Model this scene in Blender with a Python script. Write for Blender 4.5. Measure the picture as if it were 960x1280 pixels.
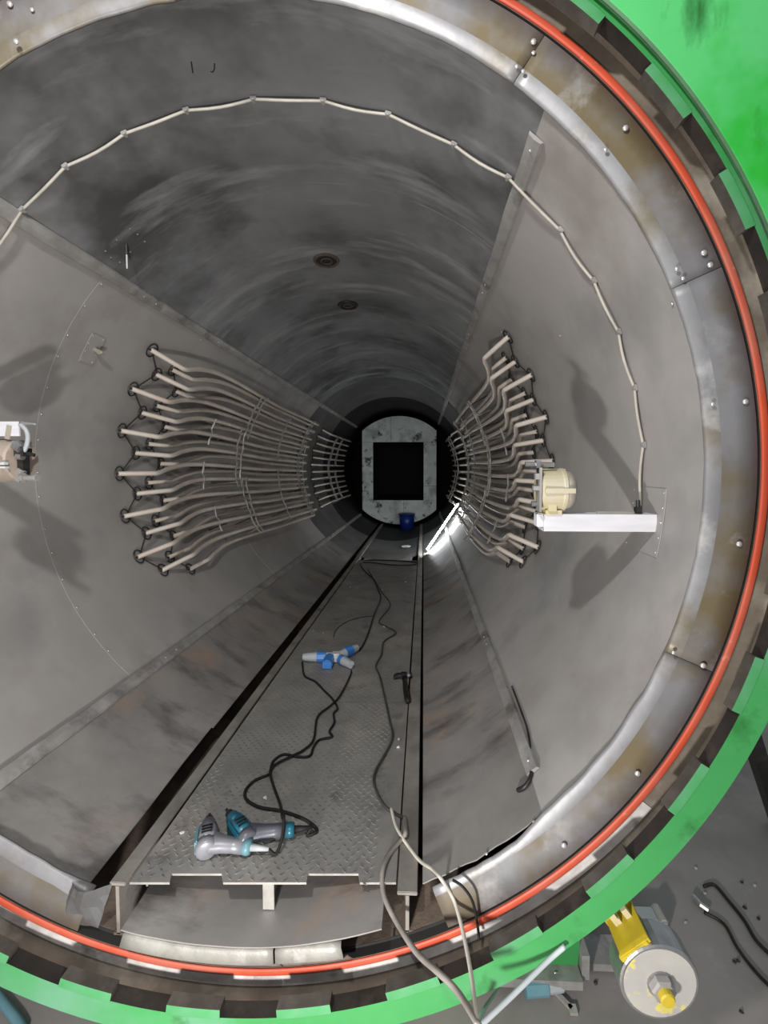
import bpy, bmesh, math, random
from mathutils import Vector, Matrix, noise
random.seed(7)
for o in list(bpy.data.objects): bpy.data.objects.remove(o)
SC = bpy.context.scene
COL = SC.collection
PI = math.pi
rad = math.radians

# ------------------------------------------------------------------ camera
F_PX, PPX, PPY = 560.0, 506.244, 609.43          # focal length and principal point for a 960x1280 frame
CAM = Vector((0.5708, 0.0, 0.0234)); YAW, PITCH = -0.0416, -0.0434
FW = Vector((math.sin(YAW)*math.cos(PITCH), math.cos(YAW)*math.cos(PITCH), math.sin(PITCH)))
RT = Vector((math.cos(YAW), -math.sin(YAW), 0)); UP = RT.cross(FW)
cd = bpy.data.cameras.new('camera'); cam = bpy.data.objects.new('camera', cd); COL.objects.link(cam)
cam.matrix_world = Matrix(((RT.x, UP.x, -FW.x, CAM.x), (RT.y, UP.y, -FW.y, CAM.y), (RT.z, UP.z, -FW.z, CAM.z), (0, 0, 0, 1)))
cd.sensor_width = 36; cd.sensor_fit = 'AUTO'; cd.lens = F_PX/1280*36
cd.shift_x = (480-PPX)/1280; cd.shift_y = (PPY-640)/1280
cd.clip_start = 0.02; cd.clip_end = 200
SC.camera = cam

# ------------------------------------------------------------------ world, lamps, exposure
w = bpy.data.worlds.new('hall'); SC.world = w; w.use_nodes = True
w.node_tree.nodes['Background'].inputs[0].default_value = (0.86, 0.93, 1.0, 1)
w.node_tree.nodes['Background'].inputs[1].default_value = 0.40
def lamp(name, loc, power, size, col=(1, 1, 1)):
    l = bpy.data.lights.new(name, 'POINT'); l.energy = power; l.shadow_soft_size = size; l.color = col
    o = bpy.data.objects.new(name, l); o.location = loc; COL.objects.link(o); return o
lamp('flood_lamp_low', (0.13, 0.0, -1.15), 132, 0.06, (1.0, 0.955, 0.92))      # the two flood lamps at the mouth:
lamp('flood_lamp_high', (-0.02, 0.0, 1.38), 132, 0.06, (1.0, 0.97, 0.945))     # every bracket throws one shadow up, one down
SC.view_settings.view_transform = 'Standard'; SC.view_settings.look = 'None'
SC.view_settings.gamma = 1; SC.view_settings.use_curve_mapping = False
SC.view_settings.exposure = 0.0

# ------------------------------------------------------------------ pixel of the photograph -> point on a real surface
def ray(x, y): return RT*((x-PPX)/F_PX) - UP*((y-PPY)/F_PX) + FW
def onY(x, y, Y): d = ray(x, y); return CAM + d*(Y/d.y)
def onZ(x, y, z): d = ray(x, y); return CAM + d*((z-CAM.z)/d.z)
def onR(x, y, R):
    d = ray(x, y); a = d.x**2+d.z**2; b = CAM.x*d.x+CAM.z*d.z; c = CAM.x**2+CAM.z**2-R*R
    return CAM + d*((-b+math.sqrt(b*b-a*c))/a)
def angY(x, y, R=1.385):
    p = onR(x, y, R); return math.degrees(math.atan2(p.z, p.x)), p.y
def cyl(R, deg, Y): return Vector((R*math.cos(rad(deg)), Y, R*math.sin(rad(deg))))

# ------------------------------------------------------------------ materials
MATS = {}
def mat(name, c1, c2=None, rough=0.5, metal=0.0, scale=3.0, detail=6.0, stretch=(1, 1, 1), c3=None, s3=1.0, lo3=0.5, hi3=0.7,
        c4=None, s4=8.0, lo4=0.6, hi4=0.75, st4=(1, 1, 1), bump=0.0, bscale=30.0, rough2=None, emit=None, estr=0.0, spec=0.5, lo=0.35, hi=0.65, bstretch=None):
    m = bpy.data.materials.new(name); m.use_nodes = True; nt = m.node_tree; N = nt.nodes; L = nt.links
    b = N['Principled BSDF']; b.inputs['Metallic'].default_value = metal; b.inputs['Roughness'].default_value = rough
    b.inputs['Specular IOR Level'].default_value = spec
    tc = N.new('ShaderNodeTexCoord')
    def nz(sc, st, det=6.0, off=0.0):
        mp = N.new('ShaderNodeMapping'); mp.inputs['Scale'].default_value = st; mp.inputs['Location'].default_value = (off, off*1.7, off*.6)
        L.new(tc.outputs['Object'], mp.inputs['Vector'])
        n = N.new('ShaderNodeTexNoise'); n.inputs['Scale'].default_value = sc; n.inputs['Detail'].default_value = det; n.inputs['Roughness'].default_value = .62
        L.new(mp.outputs[0], n.inputs['Vector']); return n.outputs['Fac']
    def ramp(fac, lo_, hi_):
        r = N.new('ShaderNodeMapRange'); r.inputs['From Min'].default_value = lo_; r.inputs['From Max'].default_value = hi_
        L.new(fac, r.inputs['Value']); return r.outputs[0]
    def mix(fac, a, bcol):
        x = N.new('ShaderNodeMix'); x.data_type = 'RGBA'; L.new(fac, x.inputs[0])
        if isinstance(a, tuple): x.inputs[6].default_value = (*a, 1)
        else: L.new(a, x.inputs[6])
        x.inputs[7].default_value = (*bcol, 1); return x.outputs[2]
    if c2 is None: c2 = tuple(v*.82 for v in c1)
    f1 = ramp(nz(scale, stretch, detail), lo, hi); col = mix(f1, c1, c2)
    if c3: col = mix(ramp(nz(s3, (1, 1, 1), 5, 3.3), lo3, hi3), col, c3)
    if c4: col = mix(ramp(nz(s4, st4, 7, 7.1), lo4, hi4), col, c4)
    L.new(col, b.inputs['Base Color'])
    if rough2 is not None:
        r = N.new('ShaderNodeMapRange'); r.inputs['To Min'].default_value = rough; r.inputs['To Max'].default_value = rough2
        r.inputs['From Min'].default_value = .35; r.inputs['From Max'].default_value = .65
        L.new(nz(scale*1.7, stretch, 6, 1.9), r.inputs['Value']); L.new(r.outputs[0], b.inputs['Roughness'])
    if bump:
        bp = N.new('ShaderNodeBump'); bp.inputs['Strength'].default_value = bump; bp.inputs['Distance'].default_value = .01
        L.new(nz(bscale, bstretch or stretch, 4, 5.5), bp.inputs['Height']); L.new(bp.outputs[0], b.inputs['Normal'])
    if emit: b.inputs['Emission Color'].default_value = (*emit, 1); b.inputs['Emission Strength'].default_value = estr
    MATS[name] = m; return m
mat('liner_top', (.27, .277, .285), (.17, .175, .18), .45, .1, 1.6, c3=(.085, .085, .085), s3=1.4, lo3=.47, hi3=.66, c4=(.40, .405, .41), s4=2.2, lo4=.54, hi4=.75, st4=(.5, 2.4, .5), bump=.18, bscale=3, rough2=.6)
mat('liner_side', (.41, .393, .375), (.34, .33, .316), .5, .0, 1.3, c3=(.25, .25, .25), s3=1.1, lo3=.5, hi3=.68, c4=(.30, .275, .255), s4=1.9, lo4=.52, hi4=.7, bump=.06, bscale=3, rough2=.6)
mat('liner_bottom', (.33, .315, .30), (.22, .21, .20), .45, .1, 2.4, c3=(.38, .27, .20), s3=2.2, lo3=.55, hi3=.72, c4=(.11, .105, .10), s4=3.2, lo4=.52, hi4=.7, st4=(.7, 1.6, .7), bump=.15, bscale=5, rough2=.6)
mat('liner_back', (.20, .197, .19), (.11, .11, .11), .38, .3, 2.5, bump=.06, bscale=4)  # darker liner, first step of the depth shade put into the colour
mat('strap', (.41, .40, .385), (.27, .262, .252), .5, .1, 7, c3=(.15, .14, .13), s3=5, lo3=.54, hi3=.7, bump=.1)
mat('rim_sheet', (.33, .332, .345), (.22, .22, .228), .42, .3, 2.4, c3=(.19, .165, .115), s3=3.0, lo3=.5, hi3=.66, c4=(.47, .465, .455), s4=4.2, lo4=.56, hi4=.7, bump=.2, bscale=6, rough2=.55)
mat('rim_stained', (.26, .262, .275), (.17, .165, .165), .45, .25, 2.0, c3=(.17, .135, .075), s3=2.4, lo3=.46, hi3=.62, c4=(.38, .375, .36), s4=5, lo4=.58, hi4=.72, bump=.2, bscale=6, rough2=.6)
mat('lip_pale', (.34, .335, .305), (.23, .225, .20), .45, .15, 6, c3=(.5, .5, .48), s3=7, lo3=.56, hi3=.7, c4=(.17, .145, .10), s4=6, lo4=.56, hi4=.7, bump=.2)
mat('rust', (.13, .10, .078), (.065, .05, .04), .75, .1, 5, c3=(.19, .145, .11), s3=4, bump=.3)
mat('flange', (.27, .23, .18), (.16, .135, .11), .42, .25, 6, c3=(.44, .41, .35), s3=3, lo3=.52, hi3=.7, bump=.15, rough2=.6)
mat('land', (.62, .60, .58), (.40, .37, .35), .55, .0, 12, c3=(.2, .17, .14), s3=9, lo3=.58, hi3=.7, bump=.2)
mat('seal', (.56, .075, .028), (.46, .07, .035), .5, 0, 3, c3=(.48, .17, .12), s3=1.1, lo3=.5, hi3=.66, c4=(.6, .33, .24), s4=14, lo4=.64, hi4=.76)
mat('groove', (.02, .019, .018), None, .8)
mat('dark_brown', (.045, .038, .033), (.022, .019, .017), .45, .4, 8, c3=(.09, .075, .06), s3=6, lo3=.55, hi3=.75, bump=.15)
mat('tooth', (.15, .135, .12), (.08, .07, .06), .42, .4, 9, c3=(.04, .035, .03), s3=8, lo3=.58, hi3=.75, bump=.15)
mat('green', (.05, .30, .085), (.038, .25, .065), .42, 0, 2.5, c3=(.13, .32, .20), s3=2.0, lo3=.5, hi3=.72, c4=(.018, .15, .028), s4=5, lo4=.58, hi4=.7)
mat('green_panel', (.085, .50, .15), (.065, .45, .12), .35, 0, 1.5, c3=(.015, .40, .025), s3=1.9, lo3=.46, hi3=.6, c4=(.012, .13, .02), s4=5.0, lo4=.56, hi4=.72, st4=(1.3, 1, .45))
mat('depth_shade', (.03, .03, .03), (.015, .015, .015), .7, 0, 3)  # near-black sheet colour, the unlit far end of the tunnel painted in
mat('green_edge', (.05, .16, .06), (.02, .06, .025), .5)
mat('white_edge', (.6, .62, .58), None, .35, .3)
mat('concrete', (.37, .338, .32), (.29, .262, .248), .7, 0, 1.5, c3=(.19, .162, .148), s3=1.1, lo3=.5, hi3=.72, c4=(.48, .46, .445), s4=3, lo4=.6, hi4=.8, bump=.08, bscale=20)
mat('deck', (.33, .32, .30), (.235, .226, .213), .5, .1, 5, c3=(.42, .375, .335), s3=2.6, lo3=.56, hi3=.72, c4=(.14, .134, .126), s4=7, lo4=.58, hi4=.74, bump=.1)
mat('tread', (.24, .232, .218), (.13, .125, .118), .65, .0, 9, spec=.2)  # darker than the deck: shading round the lozenges put into the colour
mat('deck_edge', (.66, .64, .60), (.45, .43, .4), .35, .5, 15)
mat('rail', (.33, .31, .28), (.20, .185, .165), .5, .1, 6, c3=(.12, .11, .095), s3=5, lo3=.58, hi3=.72, bump=.1)
mat('tube', (.76, .70, .62), (.64, .58, .51), .42, .0, 5, c3=(.66, .54, .46), s3=2.0, lo3=.5, hi3=.7, c4=(.82, .80, .76), s4=9, lo4=.62, hi4=.76)
mat('wire', (.46, .45, .43), (.28, .27, .255), .4, .3, 20)
mat('dark_wire', (.045, .043, .04), None, .55, .3, 20)
mat('white_cable', (.56, .53, .46), (.42, .40, .35), .5, 0, 12)
mat('grey_cable', (.26, .235, .21), (.16, .145, .13), .55, 0, 12)
mat('black_rubber', (.012, .012, .012), (.02, .02, .02), .55, 0, 15, spec=.2)
mat('white_paint', (.82, .82, .86), (.70, .70, .74), .45, 0, 5, stretch=(1, 1, 5), c4=(.5, .49, .5), s4=9, lo4=.66, hi4=.8, st4=(.4, 1, 3))
mat('cream', (.66, .58, .33), (.58, .52, .36), .45, 0, 6, c3=(.62, .60, .52), s3=4)
mat('cream_dark', (.45, .41, .33), (.36, .32, .27), .5, 0, 6)
mat('pink_cream', (.52, .43, .35), (.42, .35, .29), .5, 0, 6)
mat('steel', (.5, .5, .5), (.33, .33, .33), .3, .8, 12)
mat('dark_steel', (.06, .058, .055), (.03, .03, .03), .45, .5, 12)
mat('rivet', (.85, .85, .83), None, .25, .6)
mat('baffle', (.80, .88, .85), (.62, .70, .68), .5, 0, 5, c3=(.36, .42, .41), s3=3.2, lo3=.52, hi3=.68, c4=(.02, .024, .024), s4=4.5, lo4=.57, hi4=.66)
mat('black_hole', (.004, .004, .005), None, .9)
mat('blue_bucket', (.01, .035, .24), (.008, .025, .17), .35)
mat('blue', (.06, .24, .66), (.05, .2, .55), .35)
mat('plug_white', (.72, .74, .74), (.6, .62, .63), .4)
mat('plug_grey', (.48, .52, .54), (.40, .43, .45), .45)
mat('teal', (.015, .13, .19), (.012, .10, .15), .32, 0, 8)
mat('teal_pale', (.16, .33, .38), (.12, .26, .31), .4, 0, 8)
mat('tool_grey', (.13, .135, .16), (.10, .105, .125), .35, .2, 9)
mat('tool_silver', (.29, .295, .325), (.21, .215, .24), .35, .2, 9)
mat('yellow', (.62, .47, .025), (.5, .37, .03), .45, 0, 14, c3=(.28, .22, .06), s3=12, lo3=.58, hi3=.7)
mat('roller_face', (.50, .485, .44), (.43, .42, .40), .5, .1, 10, c3=(.72, .62, .16), s3=9, lo3=.57, hi3=.62)
mat('paper', (.8, .8, .8), None, .6)
mat('tube_glow', (.9, .9, .9), None, .5, emit=(.95, .98, 1.0), estr=65)
mat('dark_cable', (.06, .056, .052), (.035, .033, .03), .5, 0, 12)
mat('hall_wall', (.30, .30, .29), (.25, .25, .24), .8)
M = MATS

# ------------------------------------------------------------------ helpers
def link(name, me, mats, parent=None, smooth=False):
    o = bpy.data.objects.new(name, me); COL.objects.link(o)
    if not isinstance(mats, (list, tuple)): mats = [mats]
    if not me.materials:
        for m in mats: me.materials.append(M[m])
    if smooth:
        for p in me.polygons: p.use_smooth = True
    if parent: o.parent = parent; o.matrix_parent_inverse = parent.matrix_world.inverted()
    return o
def obj(name, bm, mats, parent=None, smooth=False):
    me = bpy.data.meshes.new(name); bmesh.ops.recalc_face_normals(bm, faces=bm.faces[:]); bm.to_mesh(me); bm.free()
    return link(name, me, mats, parent, smooth)
def tag(o, label=None, cat=None, group=None, kind=None):
    if label: o['label'] = label
    if cat: o['category'] = cat
    if group: o['group'] = group
    if kind: o['kind'] = kind
    return o
def empty(name, loc=(0, 0, 0), **k):
    o = bpy.data.objects.new(name, None); o.empty_display_size = .05; COL.objects.link(o)
    o.matrix_world = Matrix.Translation(loc)
    return tag(o, **k)
def box(bm, c, s, rot=None, mi=0, bevel=0):
    m = Matrix.Translation(c) @ (rot.to_4x4() if rot else Matrix.Identity(4)) @ Matrix.Diagonal((*s, 1))
    r = bmesh.ops.create_cube(bm, size=1, matrix=m); fs = {f for v in r['verts'] for f in v.link_faces}
    for f in fs: f.material_index = mi
    if bevel: bmesh.ops.bevel(bm, geom=list({e for f in fs for e in f.edges}), offset=bevel, segments=2, affect='EDGES', clamp_overlap=True)
def cylinder(bm, a, b, r1, r2=None, n=12, mi=0):
    a, b = Vector(a), Vector(b); d = b-a; q = d.to_track_quat('Z', 'Y').to_matrix().to_4x4()
    k = len(bm.faces)
    bmesh.ops.create_cone(bm, cap_ends=True, segments=n, radius1=r1, radius2=r1 if r2 is None else r2, depth=d.length, matrix=Matrix.Translation((a+b)/2) @ q)
    bm.faces.ensure_lookup_table()
    for f in bm.faces[k:]: f.material_index = mi
def catmull(pts, sub=6, closed=False):
    P = [Vector(p) for p in pts]; out = []
    for i in range(len(P)-1):
        p0, p1, p2, p3 = P[max(i-1, 0)], P[i], P[i+1], P[min(i+2, len(P)-1)]
        for k in range(sub):
            t = k/sub
            out.append(.5*((2*p1)+(p2-p0)*t+(2*p0-5*p1+4*p2-p3)*t*t+(3*p1-p0-3*p2+p3)*t**3))
    out.append(P[-1]); return out
def sweep(bm, pts, r, n=8, mi=0, flat=None):
    """tube along a polyline; r a number or a list; flat = (ru, rv) scale of the section"""
    pts = [Vector(p) for p in pts]; rings = []
    up = None
    for i, p in enumerate(pts):
        t = (pts[min(i+1, len(pts)-1)]-pts[max(i-1, 0)])
        if t.length < 1e-9: t = Vector((0, 1, 0))
        t.normalize()
        if up is None: up = Vector((0, 0, 1)) if abs(t.z) < .9 else Vector((1, 0, 0))
        u = t.cross(up).normalized(); v = u.cross(t).normalized(); up = v
        rr = r[i] if isinstance(r, (list, tuple)) else r
        ru, rv = (rr, rr) if not isinstance(rr, tuple) else rr
        rings.append([bm.verts.new(p+u*(ru*math.cos(2*PI*k/n))+v*(rv*math.sin(2*PI*k/n))) for k in range(n)])
    for a, b in zip(rings, rings[1:]):
        for k in range(n):
            f = bm.faces.new((a[k], a[(k+1) % n], b[(k+1) % n], b[k])); f.material_index = mi
    for rg in (rings[0][::-1], rings[-1]):
        f = bm.faces.new(rg); f.material_index = mi
def lathe(bm, prof, a0=0, a1=360, n=180, mids=None):
    """closed (R, Y) profile turned about the vessel axis; mids = material of each profile edge"""
    full = abs(a1-a0-360) < 1e-6; rows = []
    for i in range(n if full else n+1):
        a = a0+(a1-a0)*i/n
        rows.append([bm.verts.new(cyl(R, a, Y)) for R, Y in prof])
    m = len(prof)
    for i in range(n if full else n):
        A, B = rows[i], rows[(i+1) % len(rows)]
        for k in range(m):
            f = bm.faces.new((A[k], A[(k+1) % m], B[(k+1) % m], B[k])); f.material_index = mids[k] if mids else 0
    if not full:
        bm.faces.new(rows[0]); bm.faces.new(rows[-1][::-1])
def nz(x, s=1): return noise.noise(Vector((x*s, 3.1, 7.7)))

# ------------------------------------------------------------------ the setting: hall floor and wall outside, vessel shell
GZ = -2.05
bm = bmesh.new(); box(bm, (0, 5, GZ-.05), (26, 22, .1)); tag(obj('floor', bm, 'concrete'), 'dusty grey brown concrete floor of the hall outside the vessel', kind='structure')
bm = bmesh.new(); box(bm, (0, 14.2, 1.5), (26, .2, 7.2)); tag(obj('wall_back', bm, 'hall_wall'), 'plain grey wall of the hall behind the vessel', kind='structure')
RL = 1.385
bm = bmesh.new(); lathe(bm, [(1.5, 1.32), (1.5, 12.3), (1.58, 12.3), (1.58, 1.32)], n=96, mids=[0, 0, 1, 0])
tag(obj('wall_vessel', bm, ['rust', 'green'], smooth=False), 'rusty brown outer shell of the pressure vessel behind its liner', kind='structure')
bm = bmesh.new()
rows = []
for j in range(9):
    t = j/8*PI/2; rr = 1.5*math.cos(t)+.001; yy = 12.25+.5*math.sin(t)
    rows.append([bm.verts.new(cyl(rr, 360*i/48, yy)) for i in range(48)])
for A, B in zip(rows, rows[1:]):
    for i in range(48): bm.faces.new((A[i], A[(i+1) % 48], B[(i+1) % 48], B[i]))
tag(obj('wall_end', bm, 'black_hole', smooth=True), 'dark dished end closing the far end of the vessel', kind='structure')

# liner sheets
YB = [1.315, 2.18, 3.16, 4.4, 5.6, 6.76, 8.6, 10.95]
def sheet(parent, a0, a1, y0, y1, R, m, front=None, side0=None, side1=None, t=.004, ny=None):
    bm = bmesh.new(); n = max(4, int((a1-a0)/1.5)); ny = ny or max(2, int((y1-y0)/.25))
    g = []
    for i in range(n+1):
        u = i/n; row = []
        for j in range(ny+1):
            v = j/ny
            aa0 = a0+(side0(y0+(y1-y0)*v) if side0 else 0); aa1 = a1+(side1(y0+(y1-y0)*v) if side1 else 0)
            a = aa0+(aa1-aa0)*u
            ys = y0+(front(a) if front else 0); y = ys+(y1-ys)*v
            d = .0022*noise.noise(Vector((a*.08, y*1.6, R*9)))+.0012*noise.noise(Vector((a*.3, y*5, 2)))
            row.append((a, y, R+d))
        g.append(row)
    for dR in (0, t):
        pass
    vi = [[bm.verts.new(cyl(R_, a, y)) for a, y, R_ in row] for row in g]
    vo = [[bm.verts.new(cyl(R_+t, a, y)) for a, y, R_ in row] for row in g]
    for i in range(n):
        for j in range(ny):
            bm.faces.new((vi[i][j], vi[i+1][j], vi[i+1][j+1], vi[i][j+1])); bm.faces.new((vo[i][j], vo[i][j+1], vo[i+1][j+1], vo[i+1][j]))
        bm.faces.new((vi[i][0], vo[i][0], vo[i+1][0], vi[i+1][0])); bm.faces.new((vi[i][ny], vi[i+1][ny], vo[i+1][ny], vo[i][ny]))
    for j in range(ny):
        bm.faces.new((vi[0][j], vi[0][j+1], vo[0][j+1], vo[0][j])); bm.faces.new((vi[n][j], vo[n][j], vo[n][j+1], vi[n][j+1]))
    o = obj('liner_sheet', bm, m, parent, smooth=True)
    for p in o.data.polygons: p.use_smooth = True
    try: o.data.set_sharp_from_angle(angle=rad(35))
    except Exception: pass
    return o
def rivet_mesh(r=.005):
    bm = bmesh.new(); bmesh.ops.create_uvsphere(bm, u_segments=8, v_segments=5, radius=r, matrix=Matrix.Diagonal((1, 1, .6, 1)))
    me = bpy.data.meshes.new('rivet'); bm.to_mesh(me); bm.free(); return me
RIV = {}
def rivet(parent, p, nrm, r=.006, m='rivet', name='rivet'):
    k = (r, m)
    if k not in RIV: RIV[k] = rivet_mesh(r)
    o = link(name, RIV[k], m, None, True)
    q = Vector(nrm).to_track_quat('Z', 'Y'); o.matrix_world = Matrix.Translation(p) @ q.to_matrix().to_4x4()
    if parent: o.parent = parent; o.matrix_parent_inverse = parent.matrix_world.inverted()
    return o
walls = {}
specs = [('wall_top', 48.6, 134.8, 'liner_top', 'dark grey sooty stained steel liner overhead, between the two upper straps'),
         ('wall_left', 134.8, 229.6, 'liner_side', 'beige grey painted liner on the left side of the tunnel'),
         ('wall_right', -47.5, 48.6, 'liner_side', 'beige grey painted liner on the right side of the tunnel')]
for nm, a0, a1, m, lab in specs:
    W = empty(nm, label=lab, kind='structure'); walls[nm] = W
    for k in range(len(YB)-1):
        mm = m if k < 5 else 'depth_shade' if k == 6 else 'liner_back'  # rear sheets take darker colours for the gloom deep in the tunnel
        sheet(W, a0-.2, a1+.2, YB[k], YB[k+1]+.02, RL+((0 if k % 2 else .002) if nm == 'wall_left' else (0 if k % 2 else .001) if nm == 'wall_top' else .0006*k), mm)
    if nm == 'wall_left':
        for k in (1, 2):
            for a in range(int(a0)+4, int(a1)-2, 6): rivet(W, cyl(RL-.002, a+random.uniform(-1, 1), YB[k]+.012), -cyl(1, a, 0), .0045)
WB = empty('wall_bottom', label='worn grey steel liner under and beside the walkway, with gaps for its rails', kind='structure'); walls['wall_bottom'] = WB
def jag_l(a): return .03*max(0, nz(a, .9)) + .02*nz(a, .31)
def jag_r(a): return .012 + .03*max(0, nz(a+3, .35)) + .014*abs(nz(a, 1.1))
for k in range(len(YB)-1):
    m = 'liner_bottom' if k < 5 else 'liner_back' if k == 5 else 'depth_shade'; R = RL+.0006*k
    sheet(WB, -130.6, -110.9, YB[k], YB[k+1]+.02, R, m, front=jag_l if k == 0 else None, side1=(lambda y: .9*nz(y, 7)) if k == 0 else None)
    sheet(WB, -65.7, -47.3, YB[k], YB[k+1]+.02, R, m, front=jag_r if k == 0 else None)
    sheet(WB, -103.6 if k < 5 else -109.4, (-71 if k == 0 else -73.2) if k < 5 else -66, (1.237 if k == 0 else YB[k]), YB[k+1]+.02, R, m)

for px in ([(239, 77), (240, 84), (241, 91)], [(268, 79), (268, 86), (266, 90), (263, 89)]):      # two chalked strokes on the ceiling
    bm = bmesh.new(); sweep(bm, [onR(x, y, RL+.0005) for x, y in px], .0022, 5); obj('chalk_stroke', bm, 'groove', walls['wall_top'])
# longitudinal straps over the liner joints
def strap(idx, ang, y0, wd, lab, twist=0):
    T = empty('trim_%d' % idx, label=lab, kind='structure')
    y = y0; k = 0
    while y < 10.4:
        L = (1.15, .9, 1.3, 1.1)[k % 4]; y1 = min(y+L, 10.4); bm = bmesh.new()
        n = 8; prof = [(-wd/2, 0), (-wd/2*.8, .010), (0, .013), (wd/2*.8, .010), (wd/2, 0)]
        rows = []
        for i in range(n+1):
            yy = y+(y1-.006-y)*i/n; rows.append([])
            for s, h in prof:
                a = ang+math.degrees((s+.004*nz(yy*3+k))/RL); rows[-1].append(bm.verts.new(cyl(RL-.003-h-.002*nz(yy*5), a, yy)))
        for A, B in zip(rows, rows[1:]):
            for i in range(4): bm.faces.new((A[i], A[i+1], B[i+1], B[i]))
            bm.faces.new((A[4], A[0], B[0], B[4]))
        bm.faces.new(rows[0]); bm.faces.new(rows[-1][::-1])
        obj('strap_segment', bm, 'strap', T)
        for yy in (y+.05, y1-.06): rivet(T, cyl(RL-.016, ang, yy), -cyl(1, ang, 0), .0055)
        y = y1; k += 1
    return T
strap(1, 135.1, 1.36, .062, 'flat steel strap along the upper left liner joint')
strap(2, 48.6, 1.43, .058, 'flat steel strap along the upper right liner joint, starting short of the rim')
strap(3, 229.8, 1.34, .06, 'worn grey steel strap along the lower left liner joint')
T4 = strap(4, -46.8, 1.49, .055, 'bent dark steel strap along the lower right liner joint, with a broken front end')
bm = bmesh.new()                                                      # curled broken end
pp = [onR(646, 988, RL-.004), onR(655, 984, RL-.010), onR(663, 972, RL-.012), onR(664, 950, RL-.008), onR(660, 915, RL-.005), onR(650, 885, RL-.004), onR(640, 858, RL-.003)]
sweep(bm, catmull(pp, 4), [.003]+[.008]*7+[.006]*5+[.004]*12, 6); obj('curled_lip', bm, 'dark_steel', T4, True)

# ------------------------------------------------------------------ rim of riveted sheets
TR = empty('trim_5', label='ring of riveted grey sheet segments around the mouth of the liner', kind='structure')
def ang_at(x, y, Y=1.3): p = onY(x, y, Y); return math.degrees(math.atan2(p.z, p.x))
cuts = [ang_at(858, 826), ang_at(871, 347), ang_at(664, 70), 96, 140, 184, ang_at(0, 1085)+360-12]
def rim_seg(a0, a1, r0=1.372, r1=1.5015, m='rim_sheet', y_in=1.312, y_out=1.290, jit=0.0, lift0=0, lift1=0, r0f=None):
    bm = bmesh.new(); n = max(3, int((a1-a0)/1.2)); rows = []
    for i in range(n+1):
        a = a0+(a1-a0)*i/n; u = i/n
        l = lift0*max(0, 1-u*n/4)+lift1*max(0, 1-(1-u)*n/4)
        j = jit*nz(a, .8)+(r0f(a) if r0f else 0)
        w = .003*nz(a, .25)
        prof = [(r0+j, y_in+.006+w), (r0+.006+j, y_in-.002+w-l), (r0+.04, y_in-.007-l*.7), ((r0+r1)/2+.01, (y_in+y_out)/2-.002-l*.5+.002*nz(a, .5)), (r1, y_out-l*.1)]
        rows.append([[bm.verts.new(cyl(R, a, Y)) for R, Y in prof], [bm.verts.new(cyl(R+.0015, a, Y+.004)) for R, Y in prof]])
    for (A, A2), (B, B2) in zip(rows, rows[1:]):
        for k in range(4):
            f = bm.faces.new((A[k], A[k+1], B[k+1], B[k])); f.material_index = 1 if k > 1 else 0
            bm.faces.new((A2[k], B2[k], B2[k+1], A2[k+1]))
        bm.faces.new((A[0], B[0], B2[0], A2[0])); bm.faces.new((A[4], A2[4], B2[4], B[4]))
    for A, A2 in (rows[0], rows[-1]):
        for k in range(4): bm.faces.new((A[k], A2[k], A2[k+1], A[k+1]))
    return obj('rim_sheet', bm, [m, 'rim_stained' if m == 'rim_sheet' else m], TR, True)
edges = [-64.5]+cuts+[250.5]
for i, (a, b) in enumerate(zip(edges, edges[1:])):
    rim_seg(a+.04, b-.04, jit=.004 if i in (0, len(edges)-2) else .0015, lift1=.02 if i == len(edges)-2 else 0, y_in=1.312-.002*(i % 2), r0f=(lambda a: .019*max(0, min(1, (-47-a)/5))) if i == 0 else None)
# narrow pale lip in front of the bottom sheet, in two torn pieces
rim_seg(-103.2, -84.6, r0=1.392, r1=1.5015, m='lip_pale', y_in=1.236, y_out=1.285, jit=.002)
rim_seg(-84.4, -76.2, r0=1.393, r1=1.5015, m='lip_pale', y_in=1.238, y_out=1.285, jit=.004, lift1=.01)
# crumpled corner at the lower left end of the rim
bm = bmesh.new()
g = []
for i in range(7):
    row = []
    for j in range(5):
        a = -112.5+5.0*i/6; R = 1.372+.115*j/4
        row.append(bm.verts.new(cyl(R-.03*(i/6)*(1-j/4)+.008*nz(i*2.1+j), a, 1.30-.028*math.sin(i/6*PI*1.2)*(1-j/5)+.010*nz(i+j*1.9))))
    g.append(row)
for i in range(6):
    for j in range(4): bm.faces.new((g[i][j], g[i+1][j], g[i+1][j+1], g[i][j+1]))
bmesh.ops.solidify(bm, geom=bm.faces[:], thickness=.003); obj('crumpled_corner', bm, 'rim_sheet', TR)
for x, y in ((667, 52), (782, 160), (880, 316), (888, 331), (932, 502), (924, 680), (879, 832), (797, 967), (705, 1057), (12, 5), (20, 52)):
    rivet(TR, onY(x, y, 1.288), (0, -1, 0), .0085)
for x, y in ((646, 83), (654, 89), (667, 66), (846, 336), (854, 348), (757, 187), (891, 505), (842, 816), (40, 12)):
    rivet(TR, onY(x, y, 1.294), (0, -1, 0), .006)
for x, y in ((686, 138), (810, 290), (850, 380), (876, 495), (608, 1067), (667, 1027), (684, 1012), (840, 380), (700, 420), (627, 415)):
    a, Y = angY(x, y, RL-.003); rivet(walls['wall_right'] if a > -47 else WB, cyl(RL-.003, a, Y), -cyl(1, a, 0), .005)

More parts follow.
